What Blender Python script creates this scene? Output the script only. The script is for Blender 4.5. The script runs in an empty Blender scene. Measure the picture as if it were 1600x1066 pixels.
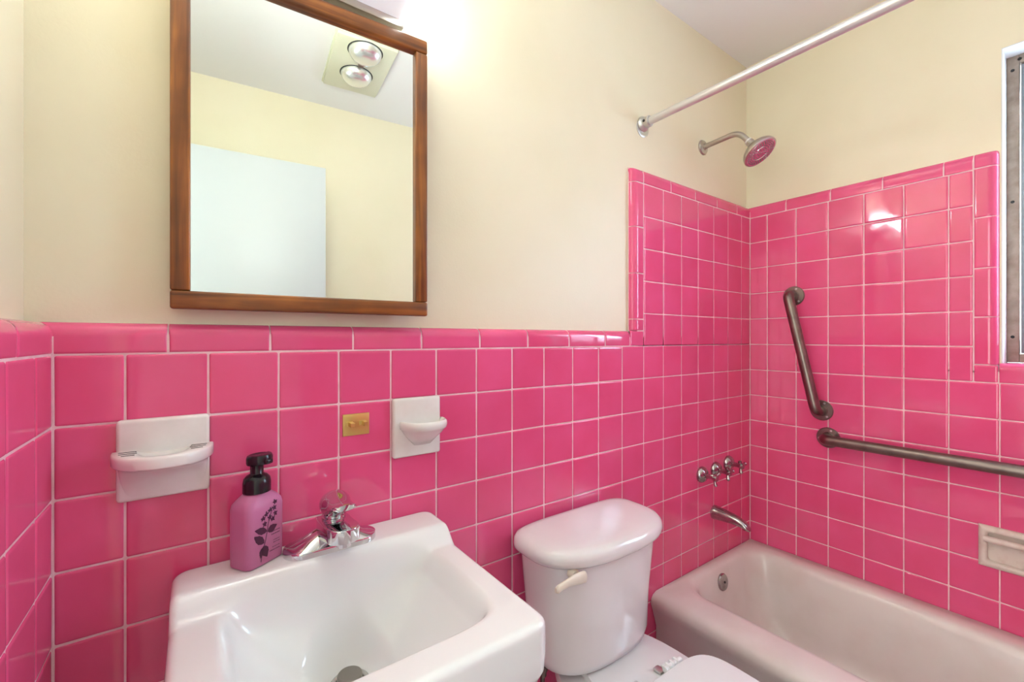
import bpy, bmesh, math, random
from mathutils import Vector, Matrix
random.seed(7)
PI = math.pi
scene = bpy.context.scene
C = scene.collection
Z0 = 1.23                 # height of the reference grout line above the floor
XL = -2.1336              # tiled face of the left wall
YF = -1.497               # front wall (behind the camera)
HC = Z0 + 1.229           # ceiling
PL = .025                 # plaster lies this far behind the tile faces

# ------------------------------------------------------------ camera, world, light, exposure
cam_d = bpy.data.cameras.new('camera')
cam = bpy.data.objects.new('camera', cam_d); C.objects.link(cam)
cam.location = (-1.9576, -0.93293, Z0 + 0.0243)
cam.rotation_euler = (PI/2, 0, -0.6259)
cam_d.sensor_width = 36; cam_d.lens = 680.27/1600*36
cam_d.shift_y = -3.5/1600
cam_d.clip_start = .01
scene.camera = cam
scene.view_settings.view_transform = 'Standard'
scene.view_settings.look = 'None'
scene.view_settings.gamma = 1
scene.view_settings.use_curve_mapping = False
scene.view_settings.exposure = 1.02

w = bpy.data.worlds.new('daylight'); scene.world = w; w.use_nodes = True
w.node_tree.nodes['Background'].inputs[0].default_value = (.80, .90, 1, 1)
w.node_tree.nodes['Background'].inputs[1].default_value = 1.0

def area(name, loc, rot, sx, sy, power, col):
    l = bpy.data.lights.new(name, 'AREA'); l.shape = 'RECTANGLE'; l.size = sx; l.size_y = sy
    l.energy = power; l.color = col
    o = bpy.data.objects.new(name, l); C.objects.link(o); o.location = loc; o.rotation_euler = rot
    return o
WIN_P, HALL_P, LAMP_E = 27.0, 19.0, 37.0
area('window_daylight', (.42, -1.02, Z0+.46), (0, PI/2, 0), .9, .56, WIN_P, (.70, .88, 1))        # daylight outside the window
area('hall_fill_light', (-3.25, -.95, 1.35), (0, -PI/2, 0), 2.0, 1.3, HALL_P, (.87, 1, .95))        # added fill light, unseen in the hallway, brightening the room through the doorway

# ------------------------------------------------------------ materials
def mat(name, col=(.8,.8,.8), rough=.5, metal=0, spec=.5, coat=0, noise=None, bump=None, emit=None, sss=0, island=0):
    m = bpy.data.materials.new(name); m.use_nodes = True
    nt = m.node_tree; N = nt.nodes; L = nt.links
    b = N['Principled BSDF']
    b.inputs['Base Color'].default_value = (*col, 1)
    b.inputs['Roughness'].default_value = rough
    b.inputs['Metallic'].default_value = metal
    b.inputs['Specular IOR Level'].default_value = spec
    b.inputs['Coat Weight'].default_value = coat
    b.inputs['Coat Roughness'].default_value = .06
    tc = N.new('ShaderNodeTexCoord')
    last = None
    if noise:                                     # (scale, colour2, low, high)
        sc, c2, lo, hi = noise
        n = N.new('ShaderNodeTexNoise'); n.inputs['Scale'].default_value = sc; n.inputs['Detail'].default_value = 5
        L.new(tc.outputs['Object'], n.inputs['Vector'])
        r = N.new('ShaderNodeMapRange'); r.inputs[1].default_value = lo; r.inputs[2].default_value = hi
        L.new(n.outputs[0], r.inputs[0])
        mx = N.new('ShaderNodeMix'); mx.data_type = 'RGBA'
        mx.inputs[6].default_value = (*col, 1); mx.inputs[7].default_value = (*c2, 1)
        L.new(r.outputs[0], mx.inputs[0]); L.new(mx.outputs[2], b.inputs['Base Color']); last = mx.outputs[2]
    if island:
        g = N.new('ShaderNodeNewGeometry')
        hs = N.new('ShaderNodeHueSaturation')
        r = N.new('ShaderNodeMapRange'); r.inputs[3].default_value = 1-island; r.inputs[4].default_value = 1+island
        L.new(g.outputs['Random Per Island'], r.inputs[0]); L.new(r.outputs[0], hs.inputs['Value'])
        if last: L.new(last, hs.inputs['Color'])
        else: hs.inputs['Color'].default_value = (*col, 1)
        L.new(hs.outputs[0], b.inputs['Base Color'])
    if bump:                                      # list of (scale, strength, distance)
        prev = None
        for sc, st, di in bump:
            n = N.new('ShaderNodeTexNoise'); n.inputs['Scale'].default_value = sc; n.inputs['Detail'].default_value = 3
            L.new(tc.outputs['Object'], n.inputs['Vector'])
            bp = N.new('ShaderNodeBump'); bp.inputs['Strength'].default_value = st; bp.inputs['Distance'].default_value = di
            L.new(n.outputs[0], bp.inputs['Height'])
            if prev: L.new(prev.outputs[0], bp.inputs['Normal'])
            prev = bp
        L.new(prev.outputs[0], b.inputs['Normal'])
    if emit:
        b.inputs['Emission Color'].default_value = (*emit[0], 1); b.inputs['Emission Strength'].default_value = emit[1]
    if sss:
        b.inputs['Subsurface Weight'].default_value = sss; b.inputs['Subsurface Radius'].default_value = (.01, .006, .008)
    return m

M = {}
M['tile'] = mat('pink_glazed_tile', (.82, .105, .265), .06, spec=.6, noise=(7, (.79, .088, .225), .35, .65), bump=[(14, .07, .004)], island=.035)
M['grout'] = mat('pale_pink_grout', (.92, .62, .67), .8, noise=(30, (.80, .46, .50), .4, .8))
M['plaster'] = mat('cream_wall_paint', (.86, .775, .585), .42, noise=(3, (.83, .745, .545), .4, .7), bump=[(9, .20, .006), (160, .18, .0012)])
M['ceil'] = mat('white_ceiling_paint', (.88, .86, .85), .7, bump=[(60, .15, .002)])
M['reveal'] = mat('white_window_reveal_paint', (.80, .80, .80), .5, bump=[(40, .2, .002)])
M['white_paint'] = mat('white_door_paint', (.56, .58, .60), .4, bump=[(50, .06, .001)])
M['porcelain'] = mat('white_porcelain', (.83, .83, .82), .12, coat=.4)
M['ceramic'] = mat('white_ceramic_fixture', (.82, .79, .75), .16, coat=.3, noise=(18, (.76, .70, .66), .45, .75))
M['old_ceramic'] = mat('aged_offwhite_ceramic', (.74, .64, .56), .35, noise=(30, (.60, .46, .38), .5, .8), bump=[(50, .25, .002)])
M['tank'] = mat('toilet_china', (.80, .775, .775), .13, coat=.3, noise=(4, (.74, .70, .70), .45, .75))
M['plastic_seat'] = mat('white_toilet_seat_plastic', (.82, .82, .82), .25)
M['tub'] = mat('bathtub_enamel', (.80, .755, .70), .22, coat=.15, noise=(6, (.73, .66, .60), .45, .75))
M['chrome'] = mat('polished_chrome', (.66, .66, .68), .06, 1)
M['dark_chrome'] = mat('worn_chrome', (.42, .38, .38), .16, 1, noise=(40, (.30, .25, .25), .45, .75))
M['nickel'] = mat('brushed_nickel', (.50, .46, .42), .28, 1)
M['bar'] = mat('dull_steel', (.235, .185, .165), .36, 1, noise=(25, (.17, .13, .115), .45, .75))
M['rod'] = mat('painted_steel_rod', (.66, .63, .62), .28, .55)
M['galv'] = mat('galvanised_metal', (.60, .60, .58), .35, 1, bump=[(90, .3, .002)])
M['brass'] = mat('polished_brass', (.70, .50, .17), .36, .8)
M['black'] = mat('black_pump_plastic', (.012, .008, .012), .22)
M['dark'] = mat('dark_gap', (.02, .018, .018), .7)
M['drain'] = mat('drain_metal', (.30, .28, .25), .3, 1)
M['drain_ring'] = mat('drain_ring_metal', (.55, .55, .54), .25, 1)
M['handle_plastic'] = mat('cream_plastic', (.83, .76, .62), .35)
M['fixture_cream'] = mat('cream_heater_plate', (.72, .71, .55), .5)
M['bulb'] = mat('silvered_bulb_glass', (.82, .82, .82), .24, .8)
M['print'] = mat('dark_plum_print', (.085, .012, .05), .4)
M['alu'] = mat('weathered_window_metal', (.40, .31, .25), .55, .3, noise=(28, (.25, .18, .14), .4, .7), bump=[(80, .3, .002)])
M['sash'] = mat('grey_sash_metal', (.25, .26, .28), .45, .4)
M['floor'] = mat('grey_floor_tile', (.45, .42, .42), .4, noise=(5, (.36, .33, .33), .4, .7))
M['hall'] = mat('hall_paint', (.78, .76, .70), .7)
M['diffuser'] = mat('lit_lamp_diffuser', (.9, .9, .9), .4, emit=((.87, .985, .97), LAMP_E))
M['lens'] = mat('white_lens_underside', (.85, .86, .9), .4, emit=((.86, .90, 1), .22))
M['bulb_clear'] = mat('clear_cast_end', (.86, .88, .90), .08, bump=[(55, .9, .01)], emit=((.87, .985, .97), LAMP_E*.30))
M['bottle'] = mat('mauve_soap_plastic', (.72, .24, .46), .28, sss=.0)
def tweak_bottle():
    nt = M['bottle'].node_tree; N = nt.nodes; L = nt.links; b = N['Principled BSDF']
    b.inputs['Transmission Weight'].default_value = .25; b.inputs['IOR'].default_value = 1.3
    b.inputs['Roughness'].default_value = .35
tweak_bottle()
def make_mirror():
    m = mat('mirror_silver', (.86, .89, .86), .0, 1)
    return m
M['mirror'] = make_mirror()
def make_wood(axis):
    m = bpy.data.materials.new('mahogany_stained_wood'); m.use_nodes = True
    nt = m.node_tree; N = nt.nodes; L = nt.links; b = N['Principled BSDF']
    tc = N.new('ShaderNodeTexCoord'); mp = N.new('ShaderNodeMapping')
    s = [60, 60, 60]; s[axis] = 3
    mp.inputs['Scale'].default_value = s
    L.new(tc.outputs['Object'], mp.inputs['Vector'])
    n = N.new('ShaderNodeTexNoise'); n.inputs['Scale'].default_value = 1.0; n.inputs['Detail'].default_value = 8; n.inputs['Distortion'].default_value = .6
    L.new(mp.outputs[0], n.inputs['Vector'])
    n2 = N.new('ShaderNodeTexNoise'); n2.inputs['Scale'].default_value = 9; n2.inputs['Detail'].default_value = 3
    L.new(tc.outputs['Object'], n2.inputs['Vector'])
    ad = N.new('ShaderNodeMath'); ad.operation = 'ADD'; L.new(n.outputs[0], ad.inputs[0])
    mu = N.new('ShaderNodeMath'); mu.operation = 'MULTIPLY'; mu.inputs[1].default_value = .55; L.new(n2.outputs[0], mu.inputs[0]); L.new(mu.outputs[0], ad.inputs[1])
    cr = N.new('ShaderNodeValToRGB'); e = cr.color_ramp.elements
    e[0].position = .55; e[0].color = (.085, .022, .003, 1); e[1].position = .98; e[1].color = (.42, .135, .016, 1)
    x = cr.color_ramp.elements.new(.78); x.color = (.225, .066, .008, 1)
    L.new(ad.outputs[0], cr.inputs[0]); L.new(cr.outputs[0], b.inputs['Base Color'])
    b.inputs['Roughness'].default_value = .36; b.inputs['Coat Weight'].default_value = .12; b.inputs['Coat Roughness'].default_value = .12
    return m
M['wood_x'] = make_wood(0); M['wood_z'] = make_wood(2)
def make_pane():
    m = bpy.data.materials.new('obscure_glass'); m.use_nodes = True
    nt = m.node_tree; N = nt.nodes; L = nt.links
    out = N['Material Output']; N.remove(N['Principled BSDF'])
    t = N.new('ShaderNodeBsdfTransparent'); t.inputs[0].default_value = (.82, .87, .90, 1)
    tr = N.new('ShaderNodeBsdfTranslucent'); tr.inputs[0].default_value = (.8, .85, .9, 1)
    g = N.new('ShaderNodeBsdfGlossy'); g.inputs['Roughness'].default_value = .1
    a = N.new('ShaderNodeMixShader'); a.inputs[0].default_value = .35
    c = N.new('ShaderNodeMixShader'); c.inputs[0].default_value = .06
    L.new(t.outputs[0], a.inputs[1]); L.new(tr.outputs[0], a.inputs[2]); L.new(a.outputs[0], c.inputs[1]); L.new(g.outputs[0], c.inputs[2])
    L.new(c.outputs[0], out.inputs[0])
    return m
M['pane'] = make_pane()

# ------------------------------------------------------------ helpers
V = Vector
def tag(o, label=None, cat=None, group=None, kind=None):
    if label: o['label'] = label
    if cat: o['category'] = cat
    if group: o['group'] = group
    if kind: o['kind'] = kind
    return o
def obj(name, bm, m, parent=None, sharp=35, smooth=True):
    me = bpy.data.meshes.new(name)
    bmesh.ops.recalc_face_normals(bm, faces=bm.faces)
    bm.to_mesh(me); bm.free()
    if smooth:
        for p in me.polygons: p.use_smooth = True
        me.set_sharp_from_angle(angle=math.radians(sharp))
    me.materials.append(M[m] if isinstance(m, str) else m)
    o = bpy.data.objects.new(name, me); C.objects.link(o)
    if parent:
        o.parent = parent
        o.matrix_parent_inverse = parent.matrix_basis.inverted()
    return o
def empty(name, loc, rz=0):
    o = bpy.data.objects.new(name, None); C.objects.link(o); o.location = loc; o.rotation_euler = (0, 0, rz)
    o.empty_display_size = .05
    return o
def add_box(bm, lo, hi, bev=0, seg=2, mtx=None):
    r = bmesh.ops.create_cube(bm, size=1)
    vs = r['verts']
    for v in vs:
        v.co = V([lo[i] + (v.co[i]+.5)*(hi[i]-lo[i]) for i in range(3)])
    if bev:
        es = list({e for v in vs for e in v.link_edges})
        rr = bmesh.ops.bevel(bm, geom=es, offset=bev, segments=seg, profile=.5, affect='EDGES')
        vs = list({v for f in rr['faces'] for v in f.verts} | {v for v in vs if v.is_valid})
    if mtx is not None:
        for v in vs: v.co = mtx @ v.co
    return bm
def box(lo, hi, bev=0, seg=2, mtx=None):
    return add_box(bmesh.new(), lo, hi, bev, seg, mtx)
def loft(bm, rings, cap0=True, cap1=True, closed=True):
    R = [[bm.verts.new(p) for p in r] for r in rings]
    n = len(R[0])
    for a, b in zip(R[:-1], R[1:]):
        for i in range(n if closed else n-1):
            j = (i+1) % n
            try: bm.faces.new((a[i], a[j], b[j], b[i]))
            except ValueError: pass
    if cap0: bm.faces.new(list(reversed(R[0])))
    if cap1: bm.faces.new(R[-1])
    return bm
def frame_from(axis):
    a = V(axis).normalized()
    t = V((0, 0, 1)) if abs(a.z) < .9 else V((1, 0, 0))
    u = a.cross(t).normalized(); v = a.cross(u).normalized()
    return a, u, v
def add_lathe(bm, prof, origin, axis, seg=40, cap0=True, cap1=True):
    """prof = [(radius, distance along axis)]"""
    a, u, v = frame_from(axis); o = V(origin)
    rings = [[o + a*d + (u*math.cos(2*PI*i/seg) + v*math.sin(2*PI*i/seg))*max(r, 1e-5) for i in range(seg)] for r, d in prof]
    return loft(bm, rings, cap0, cap1)
def lathe(prof, origin, axis, seg=40, **k):
    return add_lathe(bmesh.new(), prof, origin, axis, seg, **k)
def fillet_path(pts, rad, seg=8):
    pts = [V(p) for p in pts]; out = [pts[0]]
    for i in range(1, len(pts)-1):
        p, a, b = pts[i], (pts[i-1]-pts[i]), (pts[i+1]-pts[i])
        r = min(rad, a.length*.49, b.length*.49)
        s, e = p + a.normalized()*r, p + b.normalized()*r
        for k in range(seg+1):
            t = k/seg; out.append(s*(1-t)**2 + p*2*t*(1-t) + e*t*t)
    out.append(pts[-1]); return out
def add_tube(bm, pts, rad, seg=20):
    pts = [V(p) for p in pts]; n = len(pts)
    rads = rad if isinstance(rad, (list, tuple)) else [rad]*n
    tans = [(pts[min(i+1, n-1)] - pts[max(i-1, 0)]).normalized() for i in range(n)]
    _, u, _ = frame_from(tans[0])
    rings = []
    for i in range(n):
        t = tans[i]; u = (u - t*u.dot(t)).normalized(); v = t.cross(u)
        rings.append([pts[i] + (u*math.cos(2*PI*k/seg) + v*math.sin(2*PI*k/seg))*rads[i] for k in range(seg)])
    return loft(bm, rings)
def tube(pts, rad, seg=20): return add_tube(bmesh.new(), pts, rad, seg)

# tiles: one mesh per wall, a bevelled (or bullnosed) block for each tile
R_BULL = .021
def samples(a, b, ra, rb):
    L = b-a
    s = {0.0, L}
    for r, side in ((ra, 0), (rb, 1)):
        pts = [R_BULL*x for x in (.03, .1, .22, .38, .56, .76, 1.0, 1.15)] if r else [.0007, .0018, .0032, .0060]
        for p in pts:
            if p < L*.49 or r: s.add(p if side == 0 else L-p)
    s = sorted(x for x in s if 0 <= x <= L)
    out = [s[0]]
    for x in s[1:]:
        if x - out[-1] > 1e-5: out.append(x)
    return out
def edge_depth(d, r):
    if r:
        if d >= R_BULL: return 0
        return R_BULL - math.sqrt(max(0, R_BULL**2 - (R_BULL-d)**2))
    q = .0032
    if d >= q: return 0
    return .0024*(1-d/q)**2
G = .0011                                            # half a grout joint
def add_tile(bm, P, u0, u1, v0, v1, rd=''):
    """P(u, v, depth) -> world; rd: any of L R B T are bullnosed edges"""
    a0 = u0 + (0 if 'L' in rd else G); a1 = u1 - (0 if 'R' in rd else G)
    b0 = v0 + (0 if 'B' in rd else G); b1 = v1 - (0 if 'T' in rd else G)
    if a1-a0 < .004 or b1-b0 < .004: return
    us = samples(a0, a1, 'L' in rd, 'R' in rd); vs = samples(b0, b1, 'B' in rd, 'T' in rd)
    j = [random.uniform(-.0005, .0005) for _ in range(3)]
    LU, LV = a1-a0, b1-b0
    grid = []
    for u in us:
        row = []
        for v in vs:
            d = max(edge_depth(u, 'L' in rd), edge_depth(LU-u, 'R' in rd), edge_depth(v, 'B' in rd), edge_depth(LV-v, 'T' in rd)) \
                if rd and len(rd) == 1 else (edge_depth(u, 'L' in rd) + edge_depth(LU-u, 'R' in rd) + edge_depth(v, 'B' in rd) + edge_depth(LV-v, 'T' in rd))
            d = min(d, .024)
            t = j[0]*(u/LU-.5) + j[1]*(v/LV-.5)
            row.append(bm.verts.new(P(a0+u, b0+v, d + t)))
        grid.append(row)
    for i in range(len(us)-1):
        for k in range(len(vs)-1):
            bm.faces.new((grid[i][k], grid[i+1][k], grid[i+1][k+1], grid[i][k+1]))
def add_tile_hole(bm, P, u0, u1, v0, v1, H, rd=''):
    """a tile cut around the rectangular hole H = (u0, u1, v0, v1)"""
    if u1 <= H[0]+1e-4 or u0 >= H[1]-1e-4 or v1 <= H[2]+1e-4 or v0 >= H[3]-1e-4: return add_tile(bm, P, u0, u1, v0, v1, rd)
    a, b = max(u0, H[0]), min(u1, H[1])
    if u0 < H[0]: add_tile(bm, P, u0, H[0], v0, v1)
    if u1 > H[1]: add_tile(bm, P, H[1], u1, v0, v1)
    if v0 < H[2]: add_tile(bm, P, a, b, v0, H[2])
    if v1 > H[3]: add_tile(bm, P, a, b, H[3], v1)
def add_box_hole(bm, lo, hi, H):
    """a box with a rectangular hole H = (y0, y1, z0, z1) right through along x"""
    add_box(bm, (lo[0], lo[1], lo[2]), (hi[0], H[0], hi[2])); add_box(bm, (lo[0], H[1], lo[2]), (hi[0], hi[1], hi[2]))
    add_box(bm, (lo[0], H[0], lo[2]), (hi[0], H[1], H[2])); add_box(bm, (lo[0], H[0], H[3]), (hi[0], H[1], hi[2]))
HOLE = (-.852, -.697, Z0-.6599, Z0-.555)
def cells(lo, hi, off, step):
    """joint positions between lo and hi with a joint at off"""
    k0 = math.ceil((lo-off)/step - 1e-6)
    ps = [lo]
    k = k0
    while off + k*step < hi - 1e-4:
        p = off + k*step
        if p - lo > .004: ps.append(p)
        k += 1
    if hi - ps[-1] < .004: ps[-1] = hi
    else: ps.append(hi)
    return list(zip(ps[:-1], ps[1:]))
U = .11

# ------------------------------------------------------------ room shell
def structure(name, bm, m, parent=None, **k):
    o = obj(name, bm, m, parent, **k)
    if parent is None: o['kind'] = 'structure'
    return o
T = .12
structure('floor', box((XL-1.4, YF-T, -.1), (T+.2, T+PL, 0)), 'floor')
structure('ceiling', box((XL-1.4, YF-T, HC), (T+.2, T+PL, HC+.1)), 'ceil')
wall_back = structure('wall_back', box((XL-.035-T, PL, 0), (.02+T, PL+T, HC)), 'plaster')
wall_front = structure('wall_front', box((XL-.035-T, YF-T, 0), (.02+T, YF, HC)), 'plaster')
# right wall with the window opening
WY0, WY1, WZ0, WZ1 = -1.30, -.733, Z0-.052, Z0+.904
bm = bmesh.new()
xw0, xw1 = .02, .02+T
add_box(bm, (xw0, WY1, 0), (xw1, PL, Z0-.8)); add_box(bm, (xw0, WY1+.06, Z0-.8), (xw1, PL, WZ0-.012)); add_box(bm, (xw0, WY1, WZ0-.012), (xw1, PL, HC)); add_box(bm, (xw0, YF, 0), (xw1, WY0, HC))
add_box(bm, (xw0, WY0, 0), (xw1, WY1, Z0-.8)); add_box_hole(bm, (xw0, WY0, Z0-.8), (xw1, WY1+.06, WZ0-.012), HOLE); add_box(bm, (xw0, WY0, WZ1), (xw1, WY1, HC))
wall_right = structure('wall_right', bm, 'plaster')
bm = bmesh.new()                                      # painted lining of the opening
add_box(bm, (xw0-.001, WY1-.002, WZ0-.01), (xw1, WY1+.001, WZ1+.001))
add_box(bm, (xw0-.001, WY0-.001, WZ0-.01), (xw1, WY0+.002, WZ1+.001))
add_box(bm, (xw0-.001, WY0, WZ1-.002), (xw1, WY1, WZ1+.001))
tag(structure('trim_1', bm, 'reveal'), 'white painted lining of the window recess beside the pink tiles')
# left wall with the doorway behind the camera
DY0, DY1, DH = -1.235, -.615, 2.045
xl1 = XL-.035; xl0 = xl1-T
bm = bmesh.new()
add_box(bm, (xl0, DY1, 0), (xl1, PL, HC)); add_box(bm, (xl0, YF, 0), (xl1, DY0, HC)); add_box(bm, (xl0, DY0, DH), (xl1, DY1, HC))
wall_left = structure('wall_left', bm, 'plaster')
bm = bmesh.new()
add_box(bm, (xl1, DY1, 0), (xl1+.022, DY1+.06, DH+.06), .004); add_box(bm, (xl1, DY0, DH), (xl1+.022, DY1, DH+.06), .004)
add_box(bm, (xl0, DY1-.012, 0), (xl1+.01, DY1, DH)); add_box(bm, (xl0, DY0, DH-.012), (xl1+.01, DY1, DH)); 
structure('trim_2', bm, 'white_paint')
# hallway outside the doorway
bm = bmesh.new()
add_box(bm, (XL-1.4, -2.2, 0), (XL-1.3, .4, HC)); add_box(bm, (XL-1.3, .3, 0), (xl0, .4, HC)); add_box(bm, (XL-1.3, -2.2, 0), (xl0, -2.1, HC))
structure('wall_hall', bm, 'hall')
# door leaf, swung open parallel to the front wall
door = empty('door_1', (XL+.004, -1.222, 0)); door['kind'] = 'structure'
bm = box((XL+.004, -1.242, .012), (-1.588, -1.206, 2.030), .002)
obj('door_leaf', bm, 'white_paint', door)
bm = add_lathe(lathe([(.026, 0), (.026, .006), (.010, .012), (.010, .03), (.026, .042), (.028, .055), (.018, .066), (0, .068)], (-1.65, -1.206, .95), (0, 1, 0), 24), [(.026, 0), (.026, .006), (.010, .012), (.010, .03), (.026, .042), (.028, .055), (.018, .066), (0, .068)], (-1.65, -1.242, .95), (0, -1, 0), 24)
obj('door_knob', bm, 'brass', door)

# ---- pink tile wainscot, back wall
TOPW = .050                                           # cap height
XE = -.785                                            # outer edge of the tub surround
XV = -.7319
Zr = lambda z: Z0+z
PB = lambda u, v, d: V((u, d, Z0+v))
bm = bmesh.new()
rows_low = cells(-Z0, 0, 0, U)
cols = cells(XL, 0, XV, U)
for (a, b) in cols:
    for (c, d) in rows_low: add_tile(bm, PB, a, b, c, d)
capx = [XL-.024, -1.9975, -1.846, -1.693, -1.539, -1.382, -1.229, -1.076, -.922, -.803]
for a, b in zip(capx[:-1], capx[1:]): add_tile(bm, PB, a, b, 0, TOPW, 'T')
# inside corner where the low cap meets the surround's edge
add_tile(bm, PB, -.803, XV, 0, TOPW+.001)
for (a, b) in cells(XV, 0, XV, U):
    for (c, d) in cells(0, .55, 0, U): add_tile(bm, PB, a, b, c, d)
for c, d in ((TOPW+.001, .090), (.090, .244), (.244, .400), (.400, .550)): add_tile(bm, PB, XE, XV, c, d, 'L')
add_tile(bm, PB, XE, XV, .550, .600, 'LT')
tx = [XV, -.576, -.420, -.266, -.109, .019]
for a, b in zip(tx[:-1], tx[1:]): add_tile(bm, PB, a, b, .550, .600, 'T')
tp = obj('tile_panel', bm, 'tile', wall_back, sharp=60)
bm = bmesh.new()
g = .0016
add_box(bm, (XL-.002, g, 0), (.002, PL, Z0+.030)); add_box(bm, (XE+.0195, g, Z0), (.002, PL, Z0+.580)); add_box(bm, (-.0012, -.0012, .3), (.003, .003, Z0+.578))
add_box(bm, (XL+.002, g+.0195, Z0+.02), (-.75, PL+.001, Z0+TOPW-.001)); add_box(bm, (XE+.001, g+.0195, Z0+.02), (-.002, PL+.001, Z0+.599))
GD = .0014
add_tile(bm, lambda u, v, d: PB(u, v, d+GD), XL-.02, -.803, 0, TOPW-.001, 'T')
add_tile(bm, lambda u, v, d: PB(u, v, d+GD), XE+.001, XV, TOPW+.002, .5995, 'LT')
add_tile(bm, lambda u, v, d: PB(u, v, d+GD), XV-.01, .017, .53, .599, 'T')
obj('grout', bm, 'grout', wall_back)

# ---- right wall
YV = -.0708; YE = -.7285; YI = -.676
PR = lambda u, v, d: V((d, -u, Z0+v))                 # u = distance from the back corner
bm = bmesh.new()
LF = -YF
for (a, b) in cells(0, LF, .0708, U):
    for (c, d) in cells(-Z0, -.11, 0, U): add_tile_hole(bm, PR, a, b, c, d, (.697, .852, -.6599, -.555))
for (a, b) in cells(0, .676, .0708, U):
    for (c, d) in cells(-.11, .55, 0, U): add_tile(bm, PR, a, b, c, d)
add_tile(bm, PR, .676, .7285, -.11, -.056)
for c, d in ((-.056, .091), (.091, .242), (.242, .398), (.398, .552)): add_tile(bm, PR, .676, .7285, c, d, 'R')
add_tile(bm, PR, .676, .7285, .552, .600, 'RT')
rx = [-.024, .143, .298, .454, .609, .676]
for a, b in zip(rx[:-1], rx[1:]): add_tile(bm, PR, a, b, .55, .60, 'T')
sx = [.7285, .882, 1.035, 1.19, -WY0+.002]
for a, b in zip(sx[:-1], sx[1:]): add_tile(bm, PR, a, b, -.11, -.050, 'T')
for (a, b) in cells(1.302, LF, .0708, U):
    for (c, d) in cells(-.11, .55, 0, U): add_tile(bm, PR, a, b, c, d)
add_tile(bm, PR, 1.302, LF, .55, .60, 'T')
# sill tiles inside the opening
PS = lambda u, v, d: V((.021+v, -u, Z0-.050-d))
for a, b in zip(sx[:-1], sx[1:]): add_tile(bm, PS, a+.001, b, 0, .08)
obj('tile_panel', bm, 'tile', wall_right, sharp=60)
bm = bmesh.new()
add_box_hole(bm, (g, -LF+.001, 0), (.0202, 0, Z0-.075), HOLE); add_box(bm, (g, -.7285+.0195, Z0-.08), (.0202, 0, Z0+.580))
add_box(bm, (g+.0195, -.7275, Z0+.5), (.0212, 0, Z0+.599)); add_box(bm, (g, -LF+.001, Z0-.08), (.0202, -1.303, Z0+.58))
add_box(bm, (.0185, -1.30, Z0-.075), (.0212, -.72, Z0-.053)); add_box(bm, (.02, WY0, Z0-.062), (.115, WY1, Z0-.0517))
add_tile(bm, lambda u, v, d: PR(u, v, d+GD), -.02, .69, .53, .599, 'T')
add_tile(bm, lambda u, v, d: PR(u, v, d+GD), .67, .7275, -.06, .599, 'RT')
obj('grout', bm, 'grout', wall_right)

# ---- left wall
PLF = lambda u, v, d: V((XL-d, -u, Z0+v))
bm = bmesh.new()
for (a, b) in cells(0, .54, .083, U):
    for (c, d) in rows_low: add_tile(bm, PLF, a, b, c, d)
for a, b in ((-.024, .155), (.155, .309), (.309, .463), (.463, .54)): add_tile(bm, PLF, a, b, 0, TOPW, 'T')
obj('tile_panel', bm, 'tile', wall_left, sharp=60)
bm = bmesh.new()
add_box(bm, (XL-.0358, -.54, 0), (XL-g, .0249, Z0+.030)); add_box(bm, (XL-.003, -.0012, 0), (XL+.0012, .003, Z0+.028)); add_box(bm, (XL-.036, -.54, Z0), (XL-g-.0195, 0, Z0+TOPW-.001))
add_tile(bm, lambda u, v, d: PLF(u, v, d+GD), -.02, .54, 0, TOPW-.001, 'T')
obj('grout', bm, 'grout', wall_left)
# ---- front wall (only low, behind the camera)
PF = lambda u, v, d: V((u, YF+.012-d, Z0+v))
bm = bmesh.new()
for (a, b) in cells(-1.0, -.001, XV, U):
    for (c, d) in cells(-.87, .44, 0, U): add_tile(bm, PF, a, b, c, d)
for (a, b) in cells(XL, -1.0, XV, U):
    for (c, d) in cells(-1.1, 0, 0, U): add_tile(bm, PF, a, b, c, d)
obj('tile_panel', bm, 'tile', wall_front, sharp=60)
bm = box((XL, YF-.001, .14), (-1.0, YF+.010, Z0-.002)); add_box(bm, (-1.0, YF-.001, .36), (-.001, YF+.010, Z0+.438))
obj('grout', bm, 'grout', wall_front, smooth=False)

# ------------------------------------------------------------ window
win = empty('window_1', (.11, -1.02, Z0-.05)); win['kind'] = 'structure'
win['label'] = 'weathered metal framed window at the right edge above the pink sill'
def ring_frame(bm, x0, x1, y0, y1, z0, z1, w_, bev=.0015):
    add_box(bm, (x0, y0, z0), (x1, y0+w_, z1), bev); add_box(bm, (x0, y1-w_, z0), (x1, y1, z1), bev)
    add_box(bm, (x0, y0+w_, z0), (x1, y1-w_, z0+w_), bev); add_box(bm, (x0, y0+w_, z1-w_), (x1, y1-w_, z1), bev)
    return bm
wz0 = Z0-.049
obj('window_frame', ring_frame(bmesh.new(), .098, .135, WY0+.002, WY1-.0022, wz0, WZ1-.002, .026), 'alu', win)
bm = ring_frame(bmesh.new(), .104, .128, WY0+.031, WY1-.0315, wz0+.029, WZ1-.031, .022)
add_box(bm, (.104, -1.03, wz0+.03), (.128, -1.0, WZ1-.032), .001)
sash = obj('window_sash', bm, 'sash', win)
obj('pane', box((.114, WY0+.05, wz0+.048), (.118, WY1-.05, WZ1-.05)), 'pane', sash)
bm = bmesh.new()
for yy, zz in ((-.7475, WZ1-.045), (-.7475, Z0+.03), (-.7475, Z0+.45), (-.762, WZ1-.016)):
    add_lathe(bm, [(.0045, 0), (.004, .0015), (0, .002)], (.098, yy, zz), (-1, 0, 0), 14)
obj('screw', bm, 'dark', win)

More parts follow.
